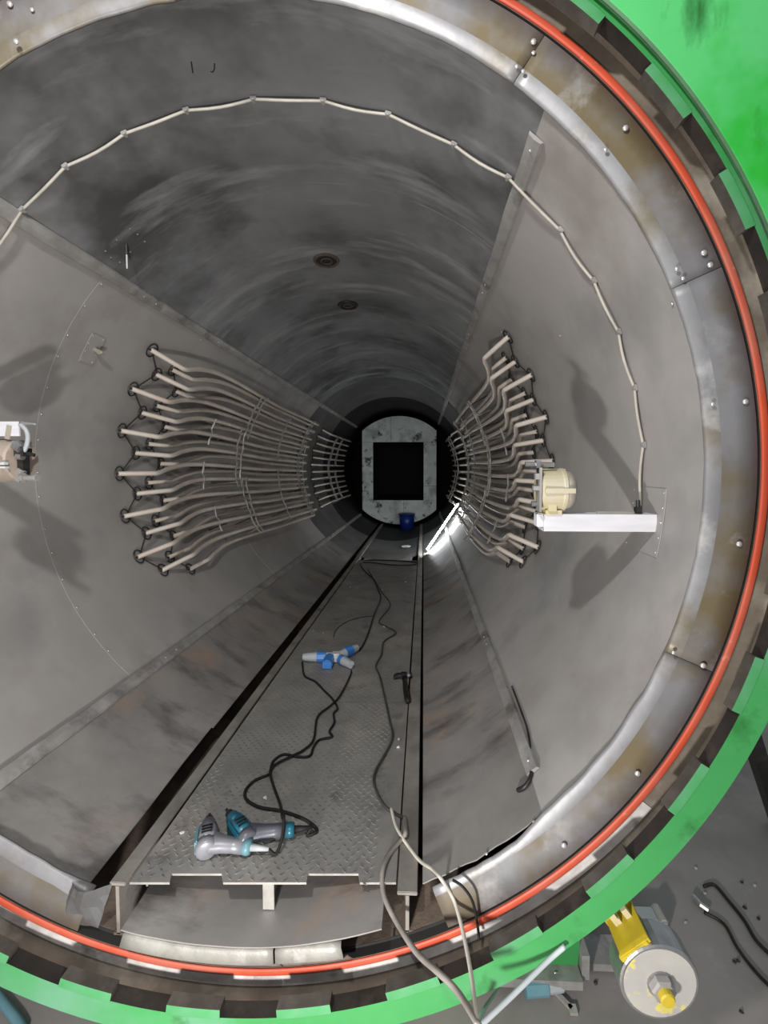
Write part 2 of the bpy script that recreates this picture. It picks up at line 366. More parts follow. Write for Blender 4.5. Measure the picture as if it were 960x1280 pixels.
# ------------------------------------------------------------------ vessel flange, door seal, locking ring
FL = empty('vessel_flange', label='stained brown steel flange of the vessel mouth, holding the orange seal', cat='flange')
bm = bmesh.new(); lathe(bm, [(1.5, 1.345), (1.5, 1.318), (1.5085, 1.318), (1.5085, 1.2895), (1.576, 1.2895), (1.577, 1.226), (1.592, 1.226), (1.592, 1.318)], n=240, mids=[1, 1, 1, 0, 0, 0, 0, 0])
obj('flange_body', bm, ['flange', 'groove'], FL)
bm = bmesh.new(); lathe(bm, [(1.5335, 1.2892), (1.5335, 1.2872), (1.566, 1.2872), (1.566, 1.2892)], -132, -38, n=80)
obj('painted_land', bm, 'land', FL)
bm = bmesh.new(); lathe(bm, [(1.5095, 1.2893), (1.5115, 1.2845), (1.516, 1.283), (1.522, 1.2825), (1.527, 1.283), (1.5305, 1.2845), (1.532, 1.2893)], n=240)
tag(obj('door_seal', bm, 'seal', smooth=True), 'orange red rubber door seal running round the vessel mouth', 'seal')
LR = empty('locking_ring', label='bright green locking ring with square lugs around the vessel mouth', cat='ring')
bm = bmesh.new(); lathe(bm, [(1.522, 1.172), (1.5925, 1.170), (1.5945, 1.172), (1.5945, 1.222), (1.58, 1.224), (1.522, 1.214)], n=300, mids=[0, 0, 0, 0, 1, 1])
obj('ring_body', bm, ['green', 'dark_brown'], LR)  # notch floors darkened: recess shade and grease share this colour
tooth_me = None
for i in range(30):
    if tooth_me is None:
        bm = bmesh.new(); lathe(bm, [(1.499, 1.1715), (1.523, 1.1695), (1.523, 1.206), (1.499, 1.206)], -2.92, 2.92, n=6, mids=[0, 1, 1, 1])
        bm.faces.ensure_lookup_table()
        for f in bm.faces:
            if len(f.verts) == 4 and abs(f.calc_center_median().z) > .0745: f.material_index = 1
        o = obj('lug', bm, ['green', 'tooth'], LR); tooth_me = o.data
    else: o = link('lug', tooth_me, 'green', None)
    o.parent = LR; o.matrix_world = Matrix.Rotation(-rad(-104.9+12*i), 4, 'Y')

# green door panel on the upper right
bm = bmesh.new(); n = 40; rows = []
for i in range(n+1):
    a = 12+85*i/n
    rr = (1.527, 1.533, 1.70, 2.1, 2.7); yy = (1.152, 1.146, 1.140, 1.13, 1.12)
    rows.append([[bm.verts.new(cyl(R, a, Y)) for R, Y in zip(rr, yy)], [bm.verts.new(cyl(R, a, Y+.006)) for R, Y in zip(rr, yy)]])
for (A, A2), (B, B2) in zip(rows, rows[1:]):
    for k in range(4):
        bm.faces.new((A[k], A[k+1], B[k+1], B[k])); bm.faces.new((A2[k], B2[k], B2[k+1], A2[k+1]))
    f = bm.faces.new((A[0], B[0], B2[0], A2[0])); f.material_index = 1
    bm.faces.new((A[4], A2[4], B2[4], B[4]))
for A, A2 in (rows[0], rows[-1]):
    for k in range(4): bm.faces.new((A[k], A2[k], A2[k+1], A[k+1]))
DP = tag(obj('door_panel', bm, ['green_panel', 'green_edge'], smooth=False), 'large bright green painted steel panel with dark smears beside the ring, upper right', 'panel')
bm = bmesh.new(); lathe(bm, [(1.5265, 1.1515), (1.530, 1.1475), (1.530, 1.1455), (1.525, 1.1495)], 12, 97, n=60); obj('panel_edge', bm, 'green_edge', DP)

# ------------------------------------------------------------------ walkway: deck plates, treads, rails
FZ = -1.28
WD = empty('walkway_deck', (0.06, 1.4, FZ), label='worn chequer plate walkway running down the middle of the vessel', cat='walkway')
def fx(x, y): p = onZ(x, y, FZ); return p
front = [(165, 1103), (212, 1103), (214, 1092), (277, 1092), (279, 1103), (383, 1103), (385, 1092), (448, 1092), (450, 1103), (497, 1103)]
fp = [fx(*q) for q in front]
XL, XR = -.352, .486
fp[0].x = XL; fp[-1].x = XR
y_bounds = [(None, 2.428), (2.434, 4.3), (4.306, 6.27)]
def plate(outline):
    bm = bmesh.new(); vs = [bm.verts.new((x, y, FZ)) for x, y in outline]; f = bm.faces.new(vs)
    r = bmesh.ops.extrude_face_region(bm, geom=[f]); 
    for v in r['geom']:
        if isinstance(v, bmesh.types.BMVert): v.co.z -= .007
    bmesh.ops.recalc_face_normals(bm, faces=bm.faces[:])
    for f in bm.faces:
        if abs(f.normal.z) < .5 and f.calc_center_median().y < 1.5: f.material_index = 1
    return obj('deck_plate', bm, ['deck', 'deck_edge'], WD)
plate([(p.x, p.y) for p in fp]+[(XR, 2.428), (XL, 2.428)])
plate([(XL, 2.434), (XR-.004, 2.434), (XR-.004, 4.3), (XL, 4.3)])
plate([(XL, 4.306), (XR-.002, 4.306), (XR-.002, 6.27), (XL, 6.27)])
# raised treads, far too many to count: real low lozenges, alternating direction
def treads(y0, y1, pitch, x0, x1):
    V, Fc = [], []; j = 0; y = y0
    while y < y1:
        x = x0+(j % 2)*pitch*.5; i = 0
        while x < x1:
            wear = noise.noise(Vector((x*2.2, y*1.3, 4)))
            if not (y < 1.372 and any(a.x-.01 < x < b.x+.01 for a, b in ((fp[2], fp[3]), (fp[6], fp[7]))) or (y < fp[0].y+.012)):
                d = rad(35 if (i+j) % 2 else -35); hl, hw, h = .0115, .0040, .0016 if wear > -.25 else .0009
                c, s = math.cos(d), math.sin(d); k = len(V)
                for lx, ly, lz in ((-hl, 0, 0), (0, -hw, 0), (hl, 0, 0), (0, hw, 0), (-hl*.5, 0, h), (hl*.5, 0, h)):
                    V.append((x+lx*c-ly*s, y+lx*s+ly*c, FZ+lz))
                for f in ((0, 1, 4), (1, 5, 4), (1, 2, 5), (2, 3, 5), (3, 4, 5), (3, 0, 4)): Fc.append(tuple(k+q for q in f))
            x += pitch; i += 1
        y += pitch*.55; j += 1
    me = bpy.data.meshes.new('tread_pattern'); me.from_pydata(V, [], Fc); o = link('tread_pattern', me, 'tread', WD); tag(o, kind='stuff')
treads(1.345, 2.42, .036, XL+.02, XR-.07); treads(2.46, 4.28, .036, XL+.02, XR-.07)
# leg under the front edge
bm = bmesh.new(); p = onZ(334, 1103, FZ)
zb = -math.sqrt(RL**2-p.x**2)+.004
box(bm, (p.x, p.y+.012, (FZ-.007+zb)/2), (.036, .006, FZ-.007-zb)); box(bm, (p.x, p.y+.05, (FZ-.007+zb)/2), (.006, .075, FZ-.007-zb-.004)); obj('support_leg', bm, 'deck_edge', WD)
bm = bmesh.new(); box(bm, (XL+.022, 1.4+2.4, FZ-.035), (.006, 4.86, .055)); box(bm, (XL+.012, 1.4+2.4, FZ-.0105), (.03, 4.86, .006)); obj('edge_angle', bm, 'rail', WD)
def rail(nm, x, wdt, y0, y1, lab, droop=False):
    R = empty(nm, (x, y0, -1.4), label=lab, cat='rail')
    zt = FZ+.004; zb = -math.sqrt(1.4985**2-(abs(x)-.012)**2)+.006
    bm = bmesh.new(); box(bm, (x, (y0+y1)/2, zt-.006), (wdt, y1-y0, .012), bevel=.002); obj('top_flange', bm, 'rail', R)
    bm = bmesh.new(); box(bm, (x, (y0+y1)/2, (zt-.012+zb)/2), (.011, y1-y0, zt-.012-zb)); obj('web', bm, 'rail', R)
    bm = bmesh.new(); box(bm, (x, (y0+y1)/2, zb+.0), (wdt*.62, y1-y0, .008)); obj('foot_flange', bm, 'rust', R)
    return R
rail('guide_rail', -.388, .050, 1.312, 10.4, 'rusty steel rail along the left edge of the walkway')
rail('guide_rail', .523, .062, 1.318, 10.4, 'rusty steel rail along the right edge of the walkway, under the cables')

# ------------------------------------------------------------------ far end baffle, bucket, glowing tube
BY = 10.45
EB = empty('end_baffle', (0, BY, -1.2), label='pale mottled end plate with a big square black opening at the far end', cat='end plate')
ox0, ox1, oz0, oz1 = -.612, .57, -.725, .622; HW = .865; RC = 1.262; zc = -.03
def arc_z(x): return math.sqrt(RC*RC-x*x)
def pan(outline, nm='panel'):
    bm = bmesh.new(); f = bm.faces.new([bm.verts.new((x, BY, z)) for x, z in outline]); r = bmesh.ops.extrude_face_region(bm, geom=[f])
    for v in r['geom']:
        if isinstance(v, bmesh.types.BMVert): v.co.y += .02
    return obj(nm, bm, 'baffle', EB)
N_ = 14
def arc(xa, xb, sgn): return [(xa+(xb-xa)*i/N_, zc+sgn*arc_z(xa+(xb-xa)*i/N_)) for i in range(N_+1)]
pan([(-HW, oz1+.006), (-.202, oz1+.006)]+arc(-.202, -HW, 1)); pan([(-.196, oz1+.006), (HW, oz1+.006)]+arc(HW, -.196, 1))
pan([(-HW, oz0-.004), (.1, oz0-.004)]+arc(.1, -HW, -1)); pan([(.106, oz0-.004), (HW, oz0-.004)]+arc(HW, .106, -1))
pan([(-HW, oz0), (ox0, oz0), (ox0, oz1), (-HW, oz1)]); pan([(ox1, oz0), (HW, oz0), (HW, -.40), (ox1, -.40)]); pan([(ox1, -.394), (HW, -.394), (HW, oz1), (ox1, oz1)])
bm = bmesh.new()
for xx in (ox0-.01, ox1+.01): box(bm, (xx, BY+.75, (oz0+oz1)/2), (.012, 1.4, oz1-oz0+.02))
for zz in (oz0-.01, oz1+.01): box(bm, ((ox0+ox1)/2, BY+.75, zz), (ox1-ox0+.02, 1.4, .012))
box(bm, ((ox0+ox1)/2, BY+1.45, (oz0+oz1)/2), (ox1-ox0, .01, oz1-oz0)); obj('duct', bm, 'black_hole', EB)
bm = bmesh.new()
bx, byy, bz = .19, 10.1, -1.375
for (r1, z1), (r2, z2) in (((.15, 0), (.185, .30)),): cylinder(bm, (bx, byy, bz), (bx, byy, bz+.36), .15, .18, 20)
BK = empty('bucket', (bx, byy, bz), label='dark blue bucket standing before the end plate', cat='bucket'); obj('bucket_body', bm, 'blue_bucket', BK, True)
bm = bmesh.new(); lathe_pts = [(bx+.186*math.cos(a*PI/12), byy+.186*math.sin(a*PI/12), bz+.36) for a in range(25)]; sweep(bm, lathe_pts, .009, 6); obj('bucket_rim', bm, 'blue_bucket', BK)
LT = empty('glow_tube', onR(530, 690, 1.35), label='glowing white tube leaning on the liner beyond the walkway', cat='lamp')  # glowing tube laid over a bright streak of unclear source
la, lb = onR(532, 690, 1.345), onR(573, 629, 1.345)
bm = bmesh.new(); sweep(bm, [la+(lb-la)*.03, lb-(lb-la)*.03], .014, 10); obj('tube_body', bm, 'tube_glow', LT, True)
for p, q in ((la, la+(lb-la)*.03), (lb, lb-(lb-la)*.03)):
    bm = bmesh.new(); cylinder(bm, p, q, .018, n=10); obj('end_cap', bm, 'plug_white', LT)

# ------------------------------------------------------------------ heating tube banks
def bank(side, y_start, y_end, angles, pattern, label, ties, r=.0160, hs=(.165, .085)):
    """angles measured on the left wall; side = -1 left, +1 right (mirrored)"""
    B = empty('tube_bank', cyl(RL, 180 if side < 0 else 0, y_start), label=label, cat='tube bank', group='banks of heating tubes along both walls')
    def pt(R, a, y):
        v = cyl(R, a, y); return Vector((-v.x, v.y, v.z)) if side > 0 else v
    discs = []
    def dd(s_):
        tab = ((.17, 0), (.35, 2.3), (.7, 4.7), (1.4, 5.0), (2.5, 4.3), (4.2, 4.0)) if side > 0 else ((.17, 0), (.35, -1.6), (.7, -3.2), (1.2, -2.6), (2.0, -1.0), (4.2, .5))
        for (s0_, v0), (s1_, v1) in zip(tab, tab[1:]):
            if s_ <= s1_: return v0+(v1-v0)*max(0, (s_-s0_)/(s1_-s0_))
        return tab[-1][1]
    for i, a in enumerate(angles):
        dy = pattern[i % len(pattern)]; inner = (i % 2 == 1); h = hs[1] if inner else hs[0]
        y0 = y_start+dy; L = y_end-y0; e = .10*nz(i*3.7); ww = .5*nz(i*1.9)
        path = [(0.0, .004, 0), (.025, .05*h/.175, 0), (.10, .150*h/.175, 0), (.165, .178*h/.175, dd(.2)*.5), (.36, h*.84, dd(.36)), (.62, h*.72, dd(.62)+ww), (.95, h*.80, dd(.95)+ww), (1.4, h*1.02, dd(1.4)+ww), (L*.5, h*1.14, dd(L*.5)+.5*ww), (L*.72, h*1.06, dd(L*.72)), (L-.28, h*.98, dd(L)), (L-.09, h*.80, dd(L)), (L-.02+e*.4, h*.30, dd(L))]
        if L < 3: path = [(0, .004, 0), (.03, .05, 0), (.14, h*.9, 0), (.25, h, 0), (.55, h*.85, ww), (L*.5, h, 0), (L-.3, h, 0), (L-.05, h*.4, 0)]
        pts = catmull([pt(RL-hh, a+da, y0+s) for s, hh, da in path], 6)
        bm = bmesh.new(); sweep(bm, pts, r, 8); t = obj('tube', bm, 'tube', B, True)
        p0 = pt(RL-.006, a, y0); nrm = (pt(0, a, y0)-p0).normalized()
        bm = bmesh.new(); q = nrm.to_track_quat('Z', 'Y').to_matrix()
        ring = [p0+nrm*.006+q @ Vector((.044*math.cos(k*PI/8), .044*math.sin(k*PI/8), 0)) for k in range(17)]
        sweep(bm, ring, .0045, 5); box(bm, p0+nrm*.006, (.085, .009, .006), q); fl = obj('flange', bm, 'dark_steel', t)
        discs.append((a, y0, inner))
    outer = [d for d in discs]
    bm = None
    for s in range(len(outer)-2):
        a, y, _ = outer[s]; a2, y2, _ = outer[s+2]
        bm = bmesh.new(); sweep(bm, [pt(RL-.010, a, y), pt(RL-.014, a2, y2)], .0038, 5); obj('shadow_line', bm, 'dark_wire', B)  # zigzag shadow lines between flanges, put in as thin dark rods
    for (yt, i0, i1, hh, two) in ties:
        for k in range(2 if two else 1):
            bm = bmesh.new(); sh = dd(yt-y_start) if y_end-y_start > 3 else 0; A0, A1 = angles[i0]-.8+sh, angles[i1]+.8+sh; n = max(3, int((A1-A0)/2))
            pts = [pt(RL-hh-.012-.016*k*0-.006*nz(j*1.3), A0+(A1-A0)*j/n, yt+.10*k+.05*nz(j*.6+k*5+yt)) for j in range(n+1)]
            sweep(bm, pts, .0075, 6); obj('tie_bar', bm, 'wire', B)
        for j in range(i0, i1+1, 2):
            bm = bmesh.new(); a = angles[j]+1.3+sh
            sweep(bm, [pt(RL-hh-.014, a, yt), pt(RL-.002, a, yt+.03)], .005, 5); sweep(bm, [pt(RL-hh-.014, a, yt), pt(RL-hh-.012, a, yt+.11)], .005, 5)
            obj('tie_stud', bm, 'wire' if j % 4 else 'dark_wire', B)
    return B
angs = [146.2+2.86*i for i in range(24)]
angsR = [142.6+2.88*i for i in range(24)]
PAT = (0, .30, .16, .45)
TIES = [(4.22, 0, 7, .195, True), (4.12, 6, 15, .195, True), (4.25, 14, 23, .195, True), (3.72, 6, 9, .12, False), (3.65, 12, 15, .12, False), (3.75, 18, 21, .12, False),
        (5.25, 1, 10, .205, False), (5.3, 12, 22, .205, False), (6.25, 0, 8, .18, True), (6.2, 8, 16, .18, True), (6.3, 16, 23, .18, True), (6.55, 2, 12, .16, False), (6.55, 12, 22, .16, False)]
bank(-1, 2.79, 6.92, angs, PAT, 'near bank of pale curved heating tubes on the left wall', TIES)
bank(1, 2.84, 6.92, angsR, PAT, 'near bank of pale curved heating tubes on the right wall, behind the cream drum', TIES)
a12 = [150+5.3*i for i in range(12)]
T2 = [(8.35, 0, 4, .17, True), (8.25, 4, 7, .17, True), (8.35, 7, 11, .17, True), (8.9, 0, 5, .17, True), (8.9, 6, 11, .17, True)]
bank(-1, 7.65, 10.3, a12, (.12, .02), 'far bank of small heating tubes on the left wall near the end plate', T2, hs=(.155, .155))
bank(1, 7.65, 10.3, a12, (.12, .02), 'far bank of small heating tubes on the right wall near the end plate', T2, hs=(.155, .155))

# ------------------------------------------------------------------ clipped white cable round the mouth
CC = empty('clipped_cable', cyl(1.37, 90, 1.67), label='thin white cable clipped in an arc across the ceiling liner', cat='cable')
cp = [(-60, 385), (-30, 342), (28, 262), (82, 208), (156, 167), (233, 138), (317, 124), (404, 126), (485, 143), (567, 181), (635, 222), (700, 288), (742, 351), (773, 415), (793, 485), (804, 556), (801, 632)]
P3 = [onR(x, y, 1.374) for x, y in cp]
pts = []
for i, (a, b) in enumerate(zip(P3, P3[1:])):
    for k in range(6):
        t = k/6; v = a.lerp(b, t); rr = math.hypot(v.x, v.z); R = 1.374-.010*math.sin(PI*t)
        pts.append(Vector((v.x*R/rr, v.y+.006*math.sin(PI*t)*(1 if i % 2 else -.4), v.z*R/rr)))
pts.append(P3[-1])
bm = bmesh.new(); sweep(bm, pts, .0052, 7); obj('cable_run', bm, 'white_cable', CC, True)
for p in P3[1:-1]:
    a = math.degrees(math.atan2(p.z, p.x)); q = (-cyl(1, a, 0)).to_track_quat('Z', 'Y').to_matrix()
    bm = bmesh.new(); box(bm, cyl(1.376, a, p.y), (.014, .024, .014), q, bevel=.002); box(bm, cyl(1.370, a, p.y), (.018, .010, .008), q); obj('clip', bm, 'strap', CC)

# ------------------------------------------------------------------ bracket with cream drum on the right wall
BR = empty('wall_bracket', (1.36, 1.57, -.16), label='white painted channel bracket sticking out of the right wall', cat='bracket')
bm = bmesh.new(); x0, x1 = .988, 1.372
box(bm, ((x0+x1)/2, 1.57, -.166), (x1-x0, .008, .060), bevel=.001); box(bm, ((x0+x1)/2, 1.605, -.140), (x1-x0, .075, .008)); box(bm, ((x0+x1)/2, 1.605, -.192), (x1-x0, .075, .008)); obj('channel', bm, 'white_paint', BR)
bm = bmesh.new(); box(bm, (.984, 1.61, -.160), (.030, .05, .050), bevel=.004); obj('end_block', bm, 'white_paint', BR)
bm = bmesh.new(); box(bm, (1.25, 1.60, -.132), (.14, .012, .006)); obj('top_strip', bm, 'white_cable', BR)
bm = bmesh.new(); box(bm, (1.318, 1.59, -.124), (.02, .02, .024)); cylinder(bm, (1.318, 1.59, -.12), (1.322, 1.60, -.09), .007); obj('cable_gland', bm, 'dark_steel', BR)
def drum(x0, dirx, yc, zc_, R_, nm_mat, cap_mat, lab, L=.115):
    D = empty('drum', (x0, yc, zc_-R_), label=lab, cat='drum')
    bm = bmesh.new()
    pr = [(0, .0), (0, R_*.86), (.006, R_*.93), (.07, R_*.97), (.074, R_), (.084, R_), (.086, R_*.93)]
    rows = [[bm.verts.new((x0+dirx*s, yc+rr*math.cos(k*PI/16), zc_+rr*math.sin(k*PI/16))) for k in range(32)] for s, rr in pr[1:]]
    for A, B in zip(rows, rows[1:]):
        for k in range(32): bm.faces.new((A[k], A[(k+1) % 32], B[(k+1) % 32], B[k]))
    bm.faces.new(rows[0]); bm.faces.new(rows[-1][::-1]); obj('drum_body', bm, nm_mat, D)
    bm = bmesh.new(); pr = [(.086, R_*.92), (.108, R_*.84), (.122, R_*.6), (.126, .3*R_)]
    rows = [[bm.verts.new((x0+dirx*s, yc+rr*math.cos(k*PI/16), zc_+rr*math.sin(k*PI/16))) for k in range(32)] for s, rr in pr]
    for A, B in zip(rows, rows[1:]):
        for k in range(32): bm.faces.new((A[k], A[(k+1) % 32], B[(k+1) % 32], B[k]))
    bm.faces.new(rows[0]); bm.faces.new(rows[-1][::-1]); obj('drum_cap', bm, cap_mat, D, True)
    bm = bmesh.new()
    for k in range(3):
        a = rad(60+120*k); box(bm, (x0+dirx*.055, yc+R_*.98*math.cos(a), zc_+R_*.98*math.sin(a)), (.10, .016, .012), Matrix.Rotation(a-PI/2, 3, 'X'))
    obj('clamp_lug', bm, nm_mat, D)
    return D
D1 = drum(.975, 1, 1.60, -.053, .076, 'cream', 'cream_dark', 'cream yellow drum standing on the end of the white bracket')
bm = bmesh.new(); box(bm, (1.02, 1.585, -.130), (.055, .05, .016)); box(bm, (1.012, 1.558, -.112), (.028, .02, .024)); obj('foot', bm, 'cream', D1)
bm = bmesh.new(); box(bm, (.968, 1.56, -.05), (.008, .05, .15)); box(bm, (.958, 1.55, -.005), (.014, .02, .02)); box(bm, (.955, 1.55, -.045), (.02, .02, .014)); obj('side_plate', bm, 'strap', D1)
bm = bmesh.new(); cylinder(bm, (.920, 1.56, .037), (1.018, 1.56, .035), .0085, n=12); box(bm, (.962, 1.56, .037), (.014, .026, .026)); box(bm, (.968, 1.56, .018), (.008, .02, .06)); obj('cross_pin', bm, 'steel', D1)
bm = bmesh.new(); cylinder(bm, (.945, 1.56, -.045), (.975, 1.56, -.045), .011, n=6); obj('bolt', bm, 'steel', D1)
bm = bmesh.new(); cylinder(bm, (.945, 1.57, -.10), (.97, 1.57, -.10), .009, n=6); obj('bolt', bm, 'steel', D1)
def wall_plate(nm, a0, a1, y0, y1, lab, cat, m='liner_side', nriv=4):
    W = empty(nm, cyl(RL, (a0+a1)/2, y0), label=lab, cat=cat)
    bm = bmesh.new(); lathe(bm, [(RL-.0042, y0), (RL-.0042, y1), (RL-.0025, y1+.002), (RL-.0025, y0-.002)], a0, a1, n=8); obj('plate', bm, m, W)
    for i in range(nriv+1):
        u = i/nriv
        for a, y in ((a0+.6+(a1-a0-1.2)*u, y0+.012), (a0+.6+(a1-a0-1.2)*u, y1-.012)): rivet(W, cyl(RL-.004, a, y), -cyl(1, a, 0), .004)
    return W
wall_plate('mounting_plate', -11.6, -1.9, 1.53, 1.77, 'thin riveted sheet on the right wall around the foot of the white bracket', 'plate')
WP = wall_plate('access_plate', 147.9, 154.8, 2.32, 2.42, 'small riveted plate with a nozzle on the left wall', 'plate', nriv=3)
bm = bmesh.new(); q0 = cyl(RL-.004, 151.2, 2.385); cylinder(bm, q0, q0-cyl(.035, 151.2, 0)+Vector((0, -.01, 0)), .011, .013, 10); box(bm, q0-cyl(.03, 149.6, 0)+Vector((0, .012, 0)), (.03, .025, .014)); obj('nozzle', bm, 'cream_dark', WP)

# fittings at the left edge
BL = empty('wall_bracket', (-1.38, 1.6, .17), label='white painted bracket reaching in from the left edge', cat='bracket')
bm = bmesh.new(); box(bm, (-1.15, 1.6, .168), (.462, .008, .054), bevel=.001); box(bm, (-1.15, 1.635, .192), (.462, .07, .006)); obj('channel', bm, 'white_paint', BL)
bm = bmesh.new(); box(bm, (-.957, 1.594, .155), (.018, .004, .05), Matrix.Rotation(.2, 3, 'Y')); obj('hanger_tab', bm, 'cream_dark', BL)
D2 = drum(-.944, -1, 1.635, .052, .082, 'pink_cream', 'cream_dark', 'pinkish drum hanging under the white bracket at the left edge')
bm = bmesh.new(); sweep(bm, catmull([(-.915, 1.6, .185), (-.895, 1.6, .165), (-.888, 1.6, .14), (-.893, 1.6, .11), (-.905, 1.6, .085)], 4), .008, 7); obj('hose', bm, 'plug_grey', D2, True)
bm = bmesh.new(); cylinder(bm, (-.935, 1.60, .11), (-.91, 1.60, .095), .02, n=10); cylinder(bm, (-.93, 1.6, .068), (-.91, 1.6, .066), .013, n=10); obj('valve', bm, 'steel', D2)
bm = bmesh.new(); box(bm, (-.918, 1.61, .082), (.035, .04, .03)); box(bm, (-.885, 1.605, .075), (.03, .01, .012), Matrix.Rotation(.3, 3, 'Y')); box(bm, (-.932, 1.625, .03), (.022, .03, .09)); obj('valve_block', bm, 'dark_steel', D2)
bm = bmesh.new(); box(bm, (-.948, 1.56, .04), (.022, .015, .010)); box(bm, (-.945, 1.56, .026), (.022, .015, .007)); obj('tag_plate', bm, 'plug_white', D2)
bm = bmesh.new(); cylinder(bm, (-.925, 1.60, -.013), (-.86, 1.60, -.013), .010, n=12); cylinder(bm, (-.912, 1.60, -.013), (-.903, 1.60, -.013), .018, n=6); cylinder(bm, (-.865, 1.60, -.013), (-.857, 1.60, -.013), .013, n=10); obj('cross_pin', bm, 'strap', D2)
bm = bmesh.new(); box(bm, (-.935, 1.61, -.003), (.03, .012, .045), Matrix.Rotation(.5, 3, 'Y')); obj('pin_arm', bm, 'strap', D2)

# ports in the ceiling and the probe
for i, (x, y, lab) in enumerate(((408, 325, 'oval dark port in the ceiling liner, the nearer of two'), (435, 381, 'oval dark port in the ceiling liner, the farther of two'))):
    p = onR(x, y, RL); a = math.degrees(math.atan2(p.z, p.x)); E = empty('ceiling_port', p, label=lab, cat='port', group='ports in the ceiling liner')
    q = (-cyl(1, a, 0)).to_track_quat('Z', 'Y').to_matrix()
    bm = bmesh.new(); c0 = cyl(RL-.003, a, p.y); sweep(bm, [c0+q @ Vector((.085*math.cos(k*PI/12), .075*math.sin(k*PI/12), 0)) for k in range(25)], .011, 6); obj('port_ring', bm, 'dark_brown' if i else 'rust', E, True)
    bm = bmesh.new(); cylinder(bm, cyl(RL+.002, a, p.y), cyl(RL-.006, a, p.y), .078, n=24); obj('port_cover', bm, 'groove', E)
    bm = bmesh.new(); sweep(bm, [cyl(RL-.008, a, p.y)+q @ Vector((.04*math.cos(k*PI/8), .035*math.sin(k*PI/8), 0)) for k in range(17)], .006, 6); obj('inner_ring', bm, 'rust', E)
p = onR(158, 305, RL); a = math.degrees(math.atan2(p.z, p.x))
SP = empty('sensor_probe', p, label='small probe hanging from the ceiling liner above the upper left strap', cat='probe')
bm = bmesh.new(); cylinder(bm, p, p+Vector((0, 0, -.05)), .006, n=8); obj('probe_body', bm, 'dark_steel', SP)
bm = bmesh.new(); cylinder(bm, p+Vector((0, 0, -.05)), p+Vector((0, 0, -.115)), .0035, n=8); obj('probe_tip', bm, 'plug_white', SP)
for x, y in ((146, 300), (163, 286), (172, 293), (181, 302), (132, 314), (139, 322), (150, 328), (163, 315)):
    aa, yy = angY(x, y, RL-.002); rivet(SP, cyl(RL-.002, aa, yy), -cyl(1, aa, 0), .005, 'steel', 'bolt')

# ------------------------------------------------------------------ tools on the deck
def floor_pts(px, h): return [onZ(x, y, FZ+h) for x, y in px]
def loft(bm, stations, n=14, mi=0):
    """stations: (point, (half width across, half height)) superellipse sections"""
    sweep(bm, [s[0] for s in stations], [tuple(s[1]) for s in stations], n, mi)
def drill(base, chuck, handle_end, mats, lab):
    T = empty('power_drill', (base.x, base.y, FZ), label=lab, cat='drill')
    c = (chuck-base).normalized(); h = (handle_end-base).normalized(); L = (chuck-base).length; H = (handle_end-base).length
    z = Vector((0, 0, .036))
    def P(s, hh=0): return base+c*s+h*hh+z
    bm = bmesh.new(); loft(bm, [(P(-.016), (.026, .026)), (P(-.012), (.033, .033)), (P(.004), (.036, .035)), (P(.014), (.036, .035))]); obj('motor_cap', bm, mats[0], T, True)
    bm = bmesh.new(); loft(bm, [(P(.012), (.034, .034)), (P(L*.30), (.036, .035)), (P(L*.46), (.034, .034)), (P(L*.50), (.031, .031))]); obj('motor_housing', bm, mats[1], T, True)
    bm = bmesh.new(); loft(bm, [(P(L*.49), (.030, .030)), (P(L*.60), (.030, .030)), (P(L*.66), (.026, .027)), (P(L*.75), (.023, .024)), (P(L*.78), (.018, .018))]); obj('gear_case', bm, mats[2], T, True)
    bm = bmesh.new(); loft(bm, [(P(L*.77), (.015, .015)), (P(L*.84), (.0155, .0155)), (P(L*.90), (.014, .014)), (P(L*.95), (.009, .009))]); obj('chuck', bm, 'dark_steel', T, True)
    bm = bmesh.new(); cylinder(bm, P(L*.94), P(L*1.04), .005, n=8); obj('bit', bm, 'dark_steel', T)
    if mats[6]:
        bm = bmesh.new(); box(bm, P(L*.22, -.031), (.014, L*.5, .052), Matrix.Rotation(math.atan2(c.y, c.x)-PI/2, 3, 'Z'), bevel=.005); obj('spine', bm, mats[6], T)
    for kk in range(3):
        bm = bmesh.new(); box(bm, P(L*(.20+.09*kk))+Vector((0, 0, .0345)), (.034, .005, .004), Matrix.Rotation(math.atan2(c.y, c.x)-PI/2, 3, 'Z')); obj('vent_slot', bm, 'black_rubber', T)
    b0 = P(L*.16, .0)
    def Q(u): return b0+(handle_end+z*.85-b0)*u
    bm = bmesh.new(); loft(bm, [(Q(0), (.038, .028)), (Q(.18), (.036, .027)), (Q(.36), (.028, .024)), (Q(.6), (.024, .022)), (Q(.84), (.025, .022))]); obj('handle', bm, mats[3], T, True)
    bm = bmesh.new(); loft(bm, [(Q(.83), (.024, .022)), (Q(.93), (.026, .023)), (Q(1.0), (.022, .02))]); obj('handle_end', bm, mats[4], T, True)
    d = (Q(1)-Q(.8)).normalized(); bm = bmesh.new(); loft(bm, [(Q(1)-d*.004, (.012, .012)), (Q(1)+d*.03, (.009, .009)), (Q(1)+d*.062, (.006, .006))], 10); obj('cord_sleeve', bm, mats[5], T, True)
    tr = Q(.26)+c*.028; bm = bmesh.new(); box(bm, tr, (.03, .018, .022), None, bevel=.004); obj('trigger', bm, 'black_rubber', T)
    return Q(1)+d*.06
e1 = drill(onZ(258, 1073, FZ), onZ(262, 1019, FZ+.036)-Vector((0, 0, .036)), onZ(314, 1070, FZ), ('tool_silver', 'tool_silver', 'tool_grey', 'tool_silver', 'teal_pale', 'plug_grey', 'teal_pale'), 'silver grey corded drill lying nearest the front edge of the walkway')
